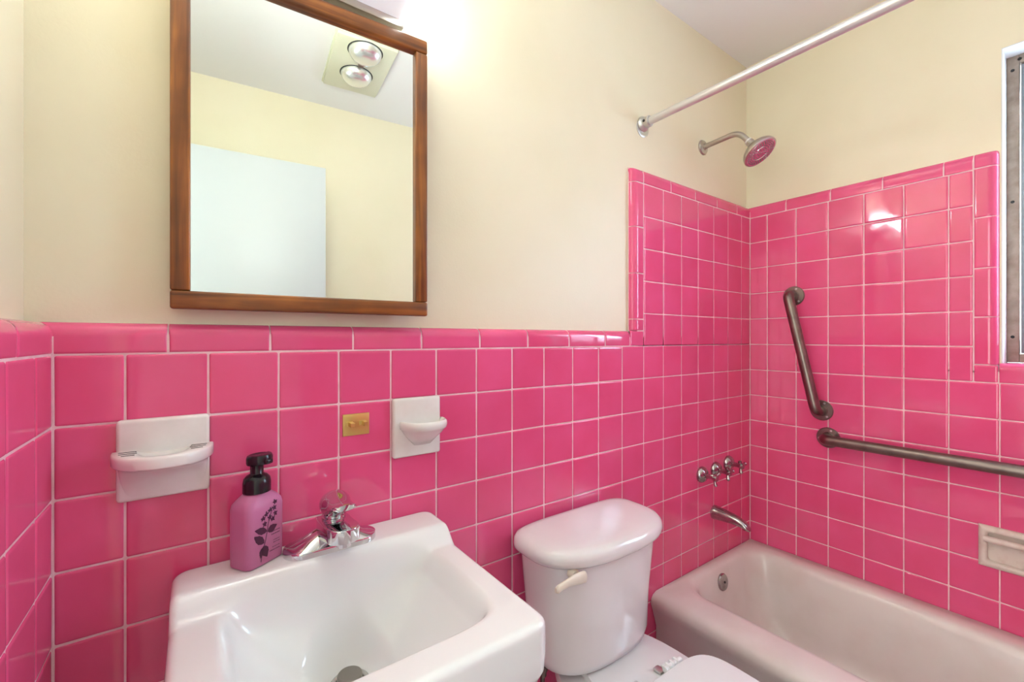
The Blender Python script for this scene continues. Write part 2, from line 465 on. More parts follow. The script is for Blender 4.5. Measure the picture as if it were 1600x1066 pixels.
# ------------------------------------------------------------ mirror cabinet
ANG = math.radians(2.5)
mc = empty('mirror_cabinet', (-1.995, -.010, Z0+.075), -ANG)
tag(mc, 'mirror cabinet with a dark mahogany wood frame above the sink', 'mirror')
MW, MH = .457, .617
def loc_box(lo, hi, bev=.0, seg=2):                    # local: x along the frame, y out of the wall is negative
    return box(lo, hi, bev, seg)
def child(name, bm, m, parent, **k):                   # geometry already in the parent's local space
    o = obj(name, bm, m, None, **k); o.parent = parent
    return o
mi = None
child('stile', loc_box((0, 0, .0315), (.0275, .018, MH-.0305), .003, 3), 'wood_z', mc)
child('stile', loc_box((MW-.0275, 0, .0315), (MW, .018, MH-.0305), .003, 3), 'wood_z', mc)
child('rail', loc_box((0, -.001, 0), (MW, .018, .031), .004, 3), 'wood_x', mc)
child('rail', loc_box((0, -.001, MH-.030), (MW, .018, MH), .004, 3), 'wood_x', mc)
child('mirror_glass', loc_box((.0262, .011, .0295), (MW-.0262, .0145, MH-.0285), .0008, 1), 'mirror', mc, smooth=False)
child('cabinet_body', loc_box((.012, .0185, .012), (MW-.03, .0335, MH-.012), .001), 'wood_x', mc)

# ------------------------------------------------------------ vanity lamp above the mirror
LX0, LX1 = -1.935, -1.588
vl = empty('vanity_lamp', (-1.765, PL, Z0+.76))
tag(vl, 'lit white vanity lamp on a chrome base above the mirror', 'lamp')
obj('lamp_base', box((LX0, -.004, Z0+.717), (LX1+.004, PL, Z0+.862), .002), 'nickel', vl)
n = 14; prof = []
yb, yf, zb, zt = -.004, -.092, Z0+.733, Z0+.848
pp = []
for k in range(n+1):
    t = k/n*PI
    pp.append((yb + (yf-yb)*math.sin(t)**.55, (zb+zt)/2 - (zt-zb)/2*math.cos(t)))
rings = [[V((x, y, z)) for y, z in pp] for x in (LX0+.006, LX1)]
obj('lamp_shade', loft(bmesh.new(), [r_[4:] for r_ in rings]), 'diffuser', vl)
obj('shade_underside', loft(bmesh.new(), [r_[:5] for r_ in rings], closed=False, cap0=False, cap1=False), 'lens', vl)
pe = [(yb + (y-yb)*1.03, (zb+zt)/2 + (z-(zb+zt)/2)*1.03) for y, z in pp]
obj('lamp_end', loft(bmesh.new(), [[V((x, y, z)) for y, z in pe] for x in (LX1+.0005, LX1+.004, LX1+.010)]), 'bulb_clear', vl)
obj('lamp_end', loft(bmesh.new(), [[V((x, y, z)) for y, z in pe] for x in (LX0-.004, LX0, LX0+.0055)]), 'bulb_clear', vl)

# ------------------------------------------------------------ ceiling heater with two bulbs
hl = empty('ceiling_heater', (-1.473, -1.06, HC))
tag(hl, 'cream ceiling heater plate with two silver bulbs, seen in the mirror', 'ceiling heater')
bm = box((-1.592, -1.256, HC-.020), (-1.356, -.862, HC), .003)
obj('heater_plate', bm, 'fixture_cream', hl)
bm = box((-1.598, -1.262, HC-.008), (-1.350, -.856, HC), .001)
obj('heater_rim', bm, 'fixture_cream', hl)
for yy in (-.925, -1.105):
    b_ = obj('heat_bulb', lathe([(.0655, -.004), (.0660, .002), (.0645, .012), (.057, .026), (.043, .037), (.022, .043), (0, .0445)], (-1.474, yy, HC-.019), (0, 0, -1), 40), 'bulb', hl)
    obj('bulb_socket', lathe([(.070, 0), (.070, .0010), (.0655, .0012), (.0655, 0)], (-1.474, yy, HC-.020), (0, 0, -1), 40), 'dark', b_)
obj('switch_tab', box((-1.484, -1.024, HC-.034), (-1.462, -.998, HC-.019), .002), 'bar', hl)

# ------------------------------------------------------------ wall sink
def sd_round(x, y, hx, hy, r):                         # distance inside a rounded rectangle (positive inside)
    qx, qy = abs(x)-hx+r, abs(y)-hy+r
    return -(math.hypot(max(qx, 0), max(qy, 0)) + min(max(qx, qy), 0) - r)
def smooth(t): t = min(1, max(0, t)); return t*t*(3-2*t)
SX0, SX1, SY0, SY1 = -1.992, -1.522, -.435, -.001
SCX, SCY, SHX, SHY = (SX0+SX1)/2, (SY0+SY1)/2, (SX1-SX0)/2, (SY1-SY0)/2
DRX, DRY = -1.753, -.190
def sink_z(x, y):
    rim = Zr(-.400)
    z = rim + .031*(1 - smooth((-y-.088)/.045))        # raised faucet deck falling to the rim
    # bowl
    bx0, bx1, by0, by1 = -1.928, -1.574, -.374, -.106
    cx, cy = (bx0+bx1)/2, (by0+by1)/2
    px, py = abs(x-cx)/((bx1-bx0)/2), abs(y-cy)/((by1-by0)/2)
    q = (px**6.5 + py**6.5)**(1/6.5)
    if q < 1.06:
        q2 = (px**3 + py**3)**(1/3)
        t = min(1, max(0, 1.0 - q))
        wall = 1-(1-t)**2.6
        soft = max(0, 1-(q2/1.16)**2.4)
        lip = smooth((1.06-q)/.16)
        dist = math.hypot(x-DRX, y-DRY)
        z -= lip*(.010 + .078*wall + .038*soft) + .022*(1-smooth(dist/.13))*lip
        z += (Zr(-.5475)-z)*(1-smooth((dist-.030)/.045))
    e = sd_round(x-SCX, y-SCY, SHX, SHY, .026)
    rr = .012
    if e < rr: z -= rr - math.sqrt(max(0, rr*rr - (rr-max(e, 0))**2))
    return z
sink = empty('sink', (SCX, 0, Zr(-.50)))
tag(sink, 'white porcelain wall-hung sink below the mirror', 'sink')
def outline(hx, hy, r, cx, cy, n=72):                  # rounded rectangle sampled by even corner arcs
    pts = []; q = n//4
    for k, (sx_, sy_) in enumerate(((1, 1), (-1, 1), (-1, -1), (1, -1))):
        for i in range(q):
            t = (k + i/(q-1))*PI/2
            pts.append((cx+sx_*(hx-r)+r*math.cos(t), cy+sy_*(hy-r)+r*math.sin(t)))
    return pts
# top as a radial grid: rings from the edge to the drain, dense near the edge
bm = bmesh.new()
NR = 360
def edge_pt(th):
    dx, dy = math.cos(th), math.sin(th); lo, hi = 0, 1.0
    for _ in range(26):
        m_ = (lo+hi)/2
        if sd_round(DRX+dx*m_-SCX, DRY+dy*m_-SCY, SHX, SHY, .026) > 0: lo = m_
        else: hi = m_
    return lo
ths = [2*PI*i/NR for i in range(NR)]
L_ = [edge_pt(t) for t in ths]
fr = []
for d in (0, .0008, .002, .004, .0065, .0095, .013): fr.append(('e', d))
K = 74
rings = []
for kind, d in fr: rings.append([(DRX+math.cos(t)*(l-d), DRY+math.sin(t)*(l-d)) for t, l in zip(ths, L_)])
for k in range(1, K+1):
    rings.append([(DRX+math.cos(t)*((l-.013)*(1-k/K)+.0215*(k/K)), DRY+math.sin(t)*((l-.013)*(1-k/K)+.0215*(k/K))) for t, l in zip(ths, L_)])
R3 = [[V((x, y, sink_z(x, y))) for x, y in r] for r in rings]
# skirt and underside
sk = []
for dz, ins in ((-.165, .110), (-.135, .07), (-.105, .025), (-.088, .006), (-.076, .0015), (-.05, 0), (-.02, 0)):
    ring = []
    for (x, y) in rings[0]:
        s = 1-ins/.22
        yy = SCY + (y-SCY)*s if y < SCY else y
        ring.append(V((SCX+(x-SCX)*s, yy, min(Zr(-.412), Zr(-.400)+dz))))
    sk.append(ring)
loft(bm, sk+R3, True, False)
obj('basin', bm, 'porcelain', sink, sharp=50)
zd = sink_z(DRX+.022, DRY)
dr = obj('drain_ring', lathe([(.0315, .0), (.0315, .0025), (.029, .004), (.0225, .0015), (.0185, -.004), (.018, -.035)], (DRX, DRY, zd-.001), (0, 0, 1), 40, cap0=False, cap1=False), 'drain_ring', sink)
obj('drain_hole', lathe([(.0183, -.030), (.0183, -.028)], (DRX, DRY, zd), (0, 0, 1), 32), 'dark', sink)
bm = lathe([(.004, -.03), (.004, .002), (.0185, .006), (.0200, .009), (.0200, .013), (.0185, .0148), (0, .0155)], (DRX+.0005, DRY+.002, zd), (.05, .02, 1), 32)
obj('drain_stopper', bm, 'drain', sink)

# ------------------------------------------------------------ sink faucet
FX, FY, FZ = -1.750, -.057, Zr(-.3690)
fc = empty('sink_faucet', (FX, FY, FZ))
tag(fc, 'polished chrome single-lever faucet on the back of the sink', 'faucet')
def stadium(hx, hy, z, n=20, cx=FX, cy=FY, zf=None):
    pts = []
    for k in range(n+1):
        t = -PI/2 + PI*k/n; pts.append((cx+hx-hy+hy*math.cos(t), cy+hy*math.sin(t)))
    for k in range(n+1):
        t = PI/2 + PI*k/n; pts.append((cx-hx+hy+hy*math.cos(t), cy+hy*math.sin(t)))
    return pts
bm = bmesh.new(); rings = []
def dome_z(x, y):
    a = abs(x-FX)
    return .017 + .021*(1-smooth((a-.010)/.062))
sub = []
def dens(pts):                                          # more points along the straight sides
    out = []
    for i in range(len(pts)):
        p, q = pts[i], pts[(i+1) % len(pts)]
        L0 = math.hypot(q[0]-p[0], q[1]-p[1]); m_ = max(1, int(L0/.008))
        for k in range(m_): out.append((p[0]+(q[0]-p[0])*k/m_, p[1]+(q[1]-p[1])*k/m_))
    return out
base = dens(stadium(.083, .034, 0))
def ringb(s, zf): 
    return [V((FX+(x-FX)*(1-(1-s)*.034/.083*1.0), FY+(y-FY)*s, FZ+zf(x, y))) for x, y in base]
rings = [ringb(1, lambda x, y: 0), ringb(1.0, lambda x, y: .008), ringb(.985, lambda x, y: .011)]
for k in range(1, 9):
    s = .985*math.cos(k/8*1.5)
    f = min(1, (1-(s/.985)**2.6))
    rings.append(ringb(s, lambda x, y, f=f, s=s: .011 + (dome_z(FX+(x-FX)*(1-(1-s)*.41), y)-.011)*f))
loft(bm, rings)
obj('faucet_base', bm, 'chrome', fc, sharp=50)
# spout: rounded block running towards the front
bm = bmesh.new(); rings = []
def rrect(cx, cz, hx, hz, r, y, n=6):
    pts = []
    for k, (a, b) in enumerate(((1, 1), (-1, 1), (-1, -1), (1, -1))):
        for i in range(n+1):
            t = (k + i/n)*PI/2
            pts.append(V((cx+a*(hx-r)+r*math.cos(t), y, cz+b*(hz-r)+r*math.sin(t))))
    return pts
for y, hx, zc, hz in ((-.030, .016, FZ+.030, .014), (-.038, .023, FZ+.033, .019), (-.065, .0275, FZ+.039, .0195), (-.10, .0275, FZ+.045, .0155), (-.135, .0270, FZ+.0515, .0135), (-.150, .0255, FZ+.053, .0130), (-.158, .021, FZ+.0535, .0125), (-.1625, .015, FZ+.0535, .012), (-.165, .006, FZ+.0535, .0115)):
    rings.append(rrect(FX, zc, hx, hz, min(.003, hx*.6), y))
loft(bm, rings)
obj('spout', bm, 'chrome', fc, sharp=28)
obj('aerator', lathe([(.0115, 0), (.0118, .012), (.0105, .013), (.009, .010)], (FX, -.145, FZ+.044), (0, 0, -1), 28), 'chrome', fc)
obj('cartridge', lathe([(.023, 0), (.0225, .012), (.021, .013), (.021, .017), (.019, .018), (.019, .022), (.017, .023), (.017, .03)], (FX, -.072, FZ+.046), (0, -.10, 1), 36), 'chrome', fc)
# lever handle: domed cap drawn out into a short lever
bm = bmesh.new(); rings = []
for y, r, zc in ((-.0475, .003, .084), (-.050, .011, .085), (-.056, .0185, .0865), (-.066, .0235, .088), (-.078, .0255, .0895), (-.090, .0245, .0915), (-.102, .0215, .094), (-.118, .0205, .0965), (-.134, .0200, .100), (-.146, .0185, .1025), (-.151, .014, .1035)):
    f = 1.0 if y > -.092 else max(.40, 1-(-.092-y)*17)
    rings.append([V((FX + r*1.06*math.cos(a), y-.004, FZ+zc-.003 + (r if math.sin(a) > 0 else r)*math.sin(a)*(f if math.sin(a) > 0 else f*.95))) for a in [2*PI*i/32 for i in range(32)]])
loft(bm, rings)
obj('lever', bm, 'chrome', fc, sharp=60)

# ------------------------------------------------------------ soap bottle
BX, BY, BZ = -1.872, -.043, Zr(-.3688)
BA = math.radians(33)
sb = empty('soap_bottle', (BX, BY, BZ), BA)
tag(sb, 'mauve pump bottle of hand soap with a dark botanical print', 'soap bottle')
bm = bmesh.new(); rings = []
def oct_(hx, hy, r, z):
    pts = []
    for k, (a, b) in enumerate(((1, 1), (-1, 1), (-1, -1), (1, -1))):
        for i in range(7):
            t = (k + i/6)*PI/2; pts.append(V((a*(hx-r)+r*math.cos(t), b*(hy-r)+r*math.sin(t), z)))
    return pts
HX, HY = .0365, .0258
for hx, hy, r, z in ((.031, .018, .010, 0), (.0355, .0248, .011, .0015), (.0365, .0258, .012, .005), (.0368, .0261, .012, .06), (.0368, .0261, .012, .098), (.0355, .0250, .0125, .106), (.031, .0215, .014, .113), (.0245, .0195, .0165, .119), (.019, .0178, .0165, .123), (.0165, .0165, .0162, .125), (.016, .016, .0158, .128)):
    rings.append(oct_(hx, hy, r, z))
loft(bm, rings)
child('bottle_body', bm, 'bottle', sb, sharp=40)
bm = lathe([(.0205, .123), (.0222, .1235), (.0222, .139), (.0208, .147), (.0165, .152), (.0115, .1545), (.0105, .156), (.0105, .172), (.012, .173)], (0, 0, 0), (0, 0, 1), 36)
col = child('pump_collar', bm, 'black', sb)
bm = bmesh.new(); rings = []
for s, z in ((.75, .171), (.95, .173), (1, .176), (1, .184), (.93, .188), (.80, .189), (.5, .1875)):
    rings.append([V((.021*s*math.cos(a), -.0045 + (.0235 if math.sin(a) < 0 else .0165)*s*math.sin(a)*(1 if True else 0), z + (.0015 if math.sin(a) < 0 else 0))) for a in [2*PI*i/40 for i in range(40)]])
loft(bm, rings)
child('pump_head', bm, 'black', sb)
child('pump_nozzle', box((-.007, -.0325, .1745), (.007, -.020, .1835), .003, 3), 'black', sb)
# botanical print on the front face
def PX(x): return max(-.0262, min(.0255, (x-.0005)*1.06))
def PZ(z): return .006 + (z-.008)*1.16
def print_poly(bm, pts, y=-HY-.0007):
    vs = [bm.verts.new((PX(x), y, PZ(z))) for x, z in pts]
    bm.faces.new(vs)
def leaf(bm, x, z, ang, L0, w_):
    top = []; bot = []
    for k in range(9):
        t = k/8; ww = w_*math.sin(PI*t**.8)*.5*(1+.12*(k % 2))
        ca, sa = math.cos(ang), math.sin(ang)
        top.append((x+ca*t*L0-sa*ww, z+sa*t*L0+ca*ww)); bot.append((x+ca*t*L0+sa*ww, z+sa*t*L0-ca*ww))
    print_poly(bm, top + bot[::-1][1:-1])
def stroke(bm, pts, w_, y=-HY-.0007):
    for (x0, z0), (x1, z1) in zip(pts[:-1], pts[1:]):
        dx, dz = x1-x0, z1-z0; l = math.hypot(dx, dz) or 1; nx, nz = -dz/l*w_/2, dx/l*w_/2
        vs = [bm.verts.new((PX(a), y, PZ(b))) for a, b in ((x0+nx, z0+nz), (x1+nx, z1+nz), (x1-nx, z1-nz), (x0-nx, z0-nz))]
        bm.faces.new(vs)
bm = bmesh.new()
stem = [(-.012, .010), (-.010, .022), (-.004, .038), (-.001, .050), (.001, .062), (.006, .076), (.009, .086)]
stroke(bm, stem, .0014)
for x, z, a, l, w_ in ((-.001, .052, 160, .024, .010), (.0, .051, 15, .019, .011), (-.006, .036, 140, .025, .011), (-.008, .032, -68, .020, .013), (-.010, .030, -100, .015, .007)):
    leaf(bm, x, z, math.radians(a), l, w_)
for x, z in ((-.008, .073), (-.002, .078), (.005, .082), (.013, .083), (.004, .071), (.015, .074), (-.005, .064), (.014, .092), (.010, .067)):
    for a in (20, 95, 170, 245, 310): leaf(bm, x, z, math.radians(a+random.uniform(-20, 20)), .0048, .0026)
obj_print = child('botanical_print', bm, 'print', sb, smooth=False)
bm = bmesh.new()
for z, x0, x1, hgt in ((.048, .0075, .0235, .0016), (.0435, .0075, .0235, .0016), (.034, .011, .0235, .0011), (.0305, .011, .0235, .0011), (.024, .009, .0235, .0010), (.0195, .004, .0235, .0013)):
    x = x0
    while x < x1:
        l = random.uniform(.0008, .0018)
        stroke(bm, [(x, z), (min(x+l, x1), z)], hgt*random.uniform(.7, 1.1)); x += l + .0005
child('small_print', bm, 'print', sb, smooth=False)

# ------------------------------------------------------------ ceramic wall accessories
def half_oval(cx, hx, dep, y0, z, n=30, p=2.4):
    pts = []
    for k in range(n+1):
        t = PI*k/n
        c, s = math.cos(t), math.sin(t)
        pts.append(V((cx + hx*math.copysign(abs(c)**(2/p), c), y0 - dep*abs(s)**(2/p), z)))
    return pts
def plate(x0, x1, z0, z1, th):
    bm = bmesh.new()
    def rr(x0, x1, z0, z1, y): return [V((x0, y, z0)), V((x1, y, z0)), V((x1, y, z1)), V((x0, y, z1))]
    add_box(bm, (x0, -th, z0), (x1, .004, z1), min(.006, th*.55), 3)
    return bm
# toothbrush and soap holder
th_ = empty('toothbrush_holder', (-2.0, 0, Zr(-.17)))
tag(th_, 'large white ceramic soap and toothbrush shelf on the pink wall left of the sink', 'soap holder')
tx0, tx1 = -2.062, -1.940
obj('back_plate', plate(tx0, tx1, Zr(-.237), Zr(-.106), .013), 'ceramic', th_)
cx = (tx0+tx1)/2
bm = bmesh.new()
zt_ = Zr(-.155)
HO = lambda hx, dep, z: half_oval(cx, hx, dep, -.010, z, p=2.15)
rings = [HO(.053, .005, Zr(-.228)), HO(.056, .010, Zr(-.208)), HO(.058, .024, Zr(-.188)), HO(.059, .045, Zr(-.180)),
         HO(.0640, .075, zt_-.0195), HO(.0665, .079, zt_-.0165), HO(.0668, .079, zt_-.004), HO(.0662, .0773, zt_-.0012), HO(.0650, .076, zt_)]
rings += [HO(.037, .066, zt_-.0002), HO(.035, .063, zt_-.0015), HO(.028, .055, zt_-.005), HO(.010, .03, zt_-.006)]
loft(bm, rings)
obj('shelf', bm, 'ceramic', th_, sharp=50)
bm = bmesh.new()
for s in (-1, 1):
    for k in range(3):
        bm = bmesh.new()
        y = -.022 - k*.013; l = .0080 if k == 2 else .0110
        xc = cx + s*(.046 - k*.0015)
        add_box(bm, (xc-l, y-.0018, zt_-.001), (xc+l, y+.0018, zt_+.0003), .0003, 1)
        obj('drain_slot', bm, 'dark', th_)

# cup holder
ch = empty('cup_holder', (-1.55, 0, Zr(-.17)))
tag(ch, 'small white ceramic soap dish on the pink wall right of the brass hook plate', 'soap dish')
ux0, ux1 = -1.607, -1.499
obj('back_plate', plate(ux0-.004, ux1+.002, Zr(-.240), Zr(-.108), .012), 'ceramic', ch)
cx = (ux0+ux1)/2 + .010; zt_ = Zr(-.158)
bm = bmesh.new()
rings = [half_oval(cx, .020, .006, -.010, Zr(-.215)), half_oval(cx, .034, .022, -.010, Zr(-.200)), half_oval(cx, .044, .038, -.010, Zr(-.188)), half_oval(cx, .0500, .048, -.010, zt_-.020),
         half_oval(cx, .053, .0525, -.010, zt_-.017), half_oval(cx, .0545, .0545, -.010, zt_-.010), half_oval(cx, .0535, .0535, -.010, zt_-.003), half_oval(cx, .050, .050, -.010, zt_), half_oval(cx, .046, .046, -.010, zt_-.003), half_oval(cx, .040, .040, -.010, zt_-.011), half_oval(cx, .02, .02, -.010, zt_-.014)]
loft(bm, rings)
obj('dish', bm, 'ceramic', ch, sharp=60)
# brass plate with two hooks
bh = empty('brass_hook_plate', (-1.688, 0, Zr(-.155)))
tag(bh, 'small brass plate with two square pegs on the pink wall', 'wall hook')
obj('back_plate', box((-1.715, -.0035, Zr(-.1775)), (-1.6605, .001, Zr(-.1325)), .0012, 2), 'brass', bh)
for xc in (-1.7010, -1.6735):
    p_ = obj('peg', box((xc-.0035, -.022, Zr(-.1575)), (xc+.0055, -.0035, Zr(-.1480)), .0008, 1), 'brass', bh)
    obj('peg_base', box((xc-.009, -.0055, Zr(-.1580)), (xc+.006, -.0030, Zr(-.1475)), .0012, 2), 'brass', p_)

# ------------------------------------------------------------ toilet
toilet = empty('toilet', (-1.11, -.2, 0))
tag(toilet, 'white toilet with a rounded tank lid between the sink and the bathtub', 'toilet')
TCX = -1.094
def tank_ring(hx, yb_, yf_, z, pb=5.0, pf=2.5, n=48):
    pts = []; ym = yb_ + (yf_-yb_)*.42
    for k in range(n):
        t = 2*PI*k/n; c, s = math.cos(t), math.sin(t)
        p = pf if s < 0 else pb
        x = TCX + (hx+.004)*math.copysign(abs(c)**(2/p), c)
        y = ym + (ym-yf_ if s < 0 else yb_-ym)*math.copysign(abs(s)**(2/p), s)
        pts.append(V((x, y, z)))
    return pts
bm = bmesh.new()
zt = Zr(-.465)
loft(bm, [tank_ring(.200, -.018, -.222, zt-.046), tank_ring(.209, -.013, -.232, zt-.044), tank_ring(.2155, -.010, -.240, zt-.036), tank_ring(.2165, -.010, -.242, zt-.028), tank_ring(.2150, -.0105, -.240, zt-.015),
          tank_ring(.208, -.013, -.232, zt-.006), tank_ring(.196, -.02, -.218, zt-.0015), tank_ring(.175, -.034, -.196, zt), tank_ring(.10, -.07, -.15, zt+.0005)])
obj('tank_lid', bm, 'tank', toilet, sharp=70)
bm = bmesh.new()
loft(bm, [tank_ring(.125, -.05, -.155, Zr(-.796)), tank_ring(.154, -.035, -.187, Zr(-.792)), tank_ring(.169, -.028, -.203, Zr(-.781)), tank_ring(.175, -.025, -.208, Zr(-.760)), tank_ring(.180, -.022, -.211, Zr(-.66)),
          tank_ring(.190, -.020, -.218, Zr(-.57)), tank_ring(.196, -.019, -.222, Zr(-.505))])
obj('tank', bm, 'tank', toilet, sharp=70)
# flush handle
bm = bmesh.new(); rings = []
for x, y, z, h, t in ((-1.339, -.236, -.5220, .0055, .004), (-1.335, -.238, -.5205, .0085, .006), (-1.322, -.238, -.5180, .0085, .006), (-1.302, -.236, -.5175, .0095, .006), (-1.280, -.232, -.5205, .012, .007), (-1.258, -.228, -.5250, .0135, .008), (-1.240, -.223, -.530, .0135, .010), (-1.236, -.221, -.530, .011, .008)):
    rings.append([V((x, y + t*math.cos(a)*.9, Zr(z+.010) + h*math.sin(a))) for a in [2*PI*i/20 for i in range(20)]])
loft(bm, rings)
hd = obj('flush_handle', bm, 'handle_plastic', toilet)
obj('handle_stem', lathe([(.013, 0), (.013, .008), (.010, .016)], (-1.252, -.192, Zr(-.519)), (0, -1, 0), 24), 'handle_plastic', hd)
# bowl: deck, pedestal
def egg(hx, y0, y1, z, n=48, cy=None, sq=2.6):
    pts = []; cy = cy if cy is not None else (y0+y1)/2 + .06
    for k in range(n):
        t = 2*PI*k/n; c, s = math.cos(t), math.sin(t)
        p = sq if s > 0 else 2.1
        pts.append(V((TCX + hx*math.copysign(abs(c)**(2/p), c), cy + ((y0-cy) if s > 0 else (cy-y1))*math.copysign(abs(s)**(2/p), s), z)))
    return pts
bm = bmesh.new()
loft(bm, [egg(.110, -.14, -.50, 0), egg(.108, -.14, -.49, .02), egg(.092, -.12, -.44, .12), egg(.100, -.10, -.48, .22), egg(.145, -.07, -.60, .33), egg(.172, -.055, -.665, .39), egg(.176, -.05, -.67, .415), egg(.170, -.055, -.665, .426)])
obj('bowl', bm, 'tank', toilet, sharp=60)
bm = bmesh.new()
def trap(z, s=1.0):
    out = []
    for x, y in ((.092, -.06), (.098, -.17), (.118, -.24), (.150, -.33), (.155, -.40), (-.155, -.40), (-.150, -.33), (-.118, -.24), (-.098, -.17), (-.092, -.06)):
        out.append(V((TCX+x*s, -.2+(y+.2)*s, z)))
    return out
loft(bm, [trap(.40, .9), trap(.425, 1), trap(.434, .995), trap(.440, .97)])
obj('bowl_deck', bm, 'tank', toilet, sharp=40)
# seat and lid
def seat_ring(hx, y0, y1, z, n=60):
    pts = []; cy = (y0+y1)/2+.05
    for k in range(n):
        t = 2*PI*k/n; c, s = math.cos(t), math.sin(t)
        p = 4.5 if s > 0 else 2.15
        pts.append(V((TCX+.012 + hx*math.copysign(abs(c)**(2/p), c), cy + ((y0-cy) if s > 0 else (cy-y1))*math.copysign(abs(s)**(2/p), s), z)))
    return pts
bm = bmesh.new(); loft(bm, [seat_ring(.178, -.312, -.685, .4285), seat_ring(.182, -.308, -.69, .432), seat_ring(.182, -.308, -.69, .442), seat_ring(.178, -.312, -.685, .445)])
obj('seat', bm, 'plastic_seat', toilet)
bm = bmesh.new(); loft(bm, [seat_ring(.178, -.309, -.685, .4460), seat_ring(.182, -.305, -.69, .449), seat_ring(.182, -.305, -.69, .457), seat_ring(.178, -.309, -.686, .4615), seat_ring(.166, -.322, -.673, .4635), seat_ring(.08, -.40, -.60, .465)])
obj('seat_lid', bm, 'plastic_seat', toilet)
for s in (-1, 1):
    bm = bmesh.new()
    xh = TCX+.012 + s*.070
    add_box(bm, (xh-.016 if s > 0 else xh-.030, -.300, .440), (xh+.030 if s > 0 else xh+.016, -.276, .4485), .003, 2)
    add_tube(bm, [(xh-.030, -.297, .453), (xh+.032, -.297, .453)], .0075, 16)
    for k in range(3): add_box(bm, (xh-.018+k*.015, -.3055, .4445), (xh-.012+k*.015, -.2885, .4625), .001, 1)
    hg = obj('seat_hinge', bm, 'plastic_seat', toilet)
    obj('hinge_cap', box((xh-.040 if s > 0 else xh+.018, -.292, .4405), (xh-.021 if s > 0 else xh+.036, -.270, .4475), .002, 2), 'galv', hg)
# water supply
bm = tube(fillet_path([(-1.262, -.10, Zr(-.78)), (-1.262, -.10, Zr(-.90)), (-1.285, -.06, .16), (-1.285, -.02, .16)], .03), .006, 12)
obj('supply_pipe', bm, 'bar', toilet)
bm = lathe([(.010, 0), (.010, .012), (.013, .013), (.013, .026)], (-1.262, -.10, Zr(-.813)), (0, 0, 1), 8)
obj('supply_nut', bm, 'bar', toilet)
bm = lathe([(.024, 0), (.022, .004), (.010, .006), (.010, .03)], (-1.285, -.0, .16), (0, -1, 0), 24)
obj('stop_valve', bm, 'chrome', toilet)

# ------------------------------------------------------------ bathtub
tub = empty('bathtub', (-.35, -.75, 0))
tag(tub, 'long off-white enamel bathtub along the pink tiled right wall', 'bathtub')
TZ = Zr(-.848)
def rr4(x0, x1, y0, y1, radii, z, n=10):               # radii for corners (x1,y1),(x0,y1),(x0,y0),(x1,y0)
    pts = []
    for k, (cx_, cy_, sx_, sy_) in enumerate(((x1, y1, 1, 1), (x0, y1, -1, 1), (x0, y0, -1, -1), (x1, y0, 1, -1))):
        r = radii[k]
        for i in range(n+1):
            t = (k + i/n)*PI/2
            pts.append(V((cx_-sx_*r + r*math.cos(t), cy_-sy_*r + r*math.sin(t), z)))
    return pts
Y1, Y0 = -.001, YF+.013
c4 = lambda r: (r, r, r, r)
o = .002
bm = bmesh.new()
rings = [rr4(-.690, -.001, Y0, Y1, c4(o), .0), rr4(-.690, -.001, Y0, Y1, c4(o), .03), rr4(-.668, -.001, Y0, Y1, c4(o), .06), rr4(-.668, -.001, Y0, Y1, c4(o), .26), rr4(-.690, -.001, Y0, Y1, c4(o), TZ-.055), rr4(-.697, -.001, Y0, Y1, c4(o), TZ-.035), rr4(-.695, -.001, Y0, Y1, c4(o), TZ-.02),
         rr4(-.686, -.001, Y0, Y1, c4(o), TZ-.009), rr4(-.668, -.001, Y0, Y1, c4(o), TZ-.002), rr4(-.645, -.003, Y0+.002, Y1-.002, c4(o), TZ),
         rr4(-.585, -.062, -1.42, -.026, (.07, .085, .09, .09), TZ-.002), rr4(-.566, -.072, -1.405, -.036, (.07, .085, .09, .09), TZ-.006), rr4(-.556, -.079, -1.395, -.043, (.075, .09, .10, .10), TZ-.014),
         rr4(-.549, -.085, -1.385, -.050, (.08, .09, .10, .10), TZ-.030), rr4(-.540, -.096, -1.36, -.064, (.08, .10, .11, .11), TZ-.10), rr4(-.520, -.115, -1.31, -.088, (.09, .11, .13, .13), TZ-.22),
         rr4(-.500, -.135, -1.25, -.115, (.10, .12, .14, .14), TZ-.27), rr4(-.46, -.175, -1.18, -.16, (.10, .12, .14, .14), TZ-.295), rr4(-.40, -.24, -1.0, -.25, (.07, .07, .07, .07), TZ-.302)]
loft(bm, rings)
obj('tub_shell', bm, 'tub', tub, sharp=50)
ov = lathe([(.031, 0), (.031, .004), (.028, .008), (.015, .0105), (0, .011)], (-.332, -.055, Zr(-.905)), (0, -1, .17), 36)
op = obj('overflow_plate', ov, 'dark_chrome', tub)
obj('plate_screw', lathe([(.004, 0), (.004, .0015), (0, .002)], (-.332, -.0655, Zr(-.902)), (0, -1, .17), 14), 'dark', op)

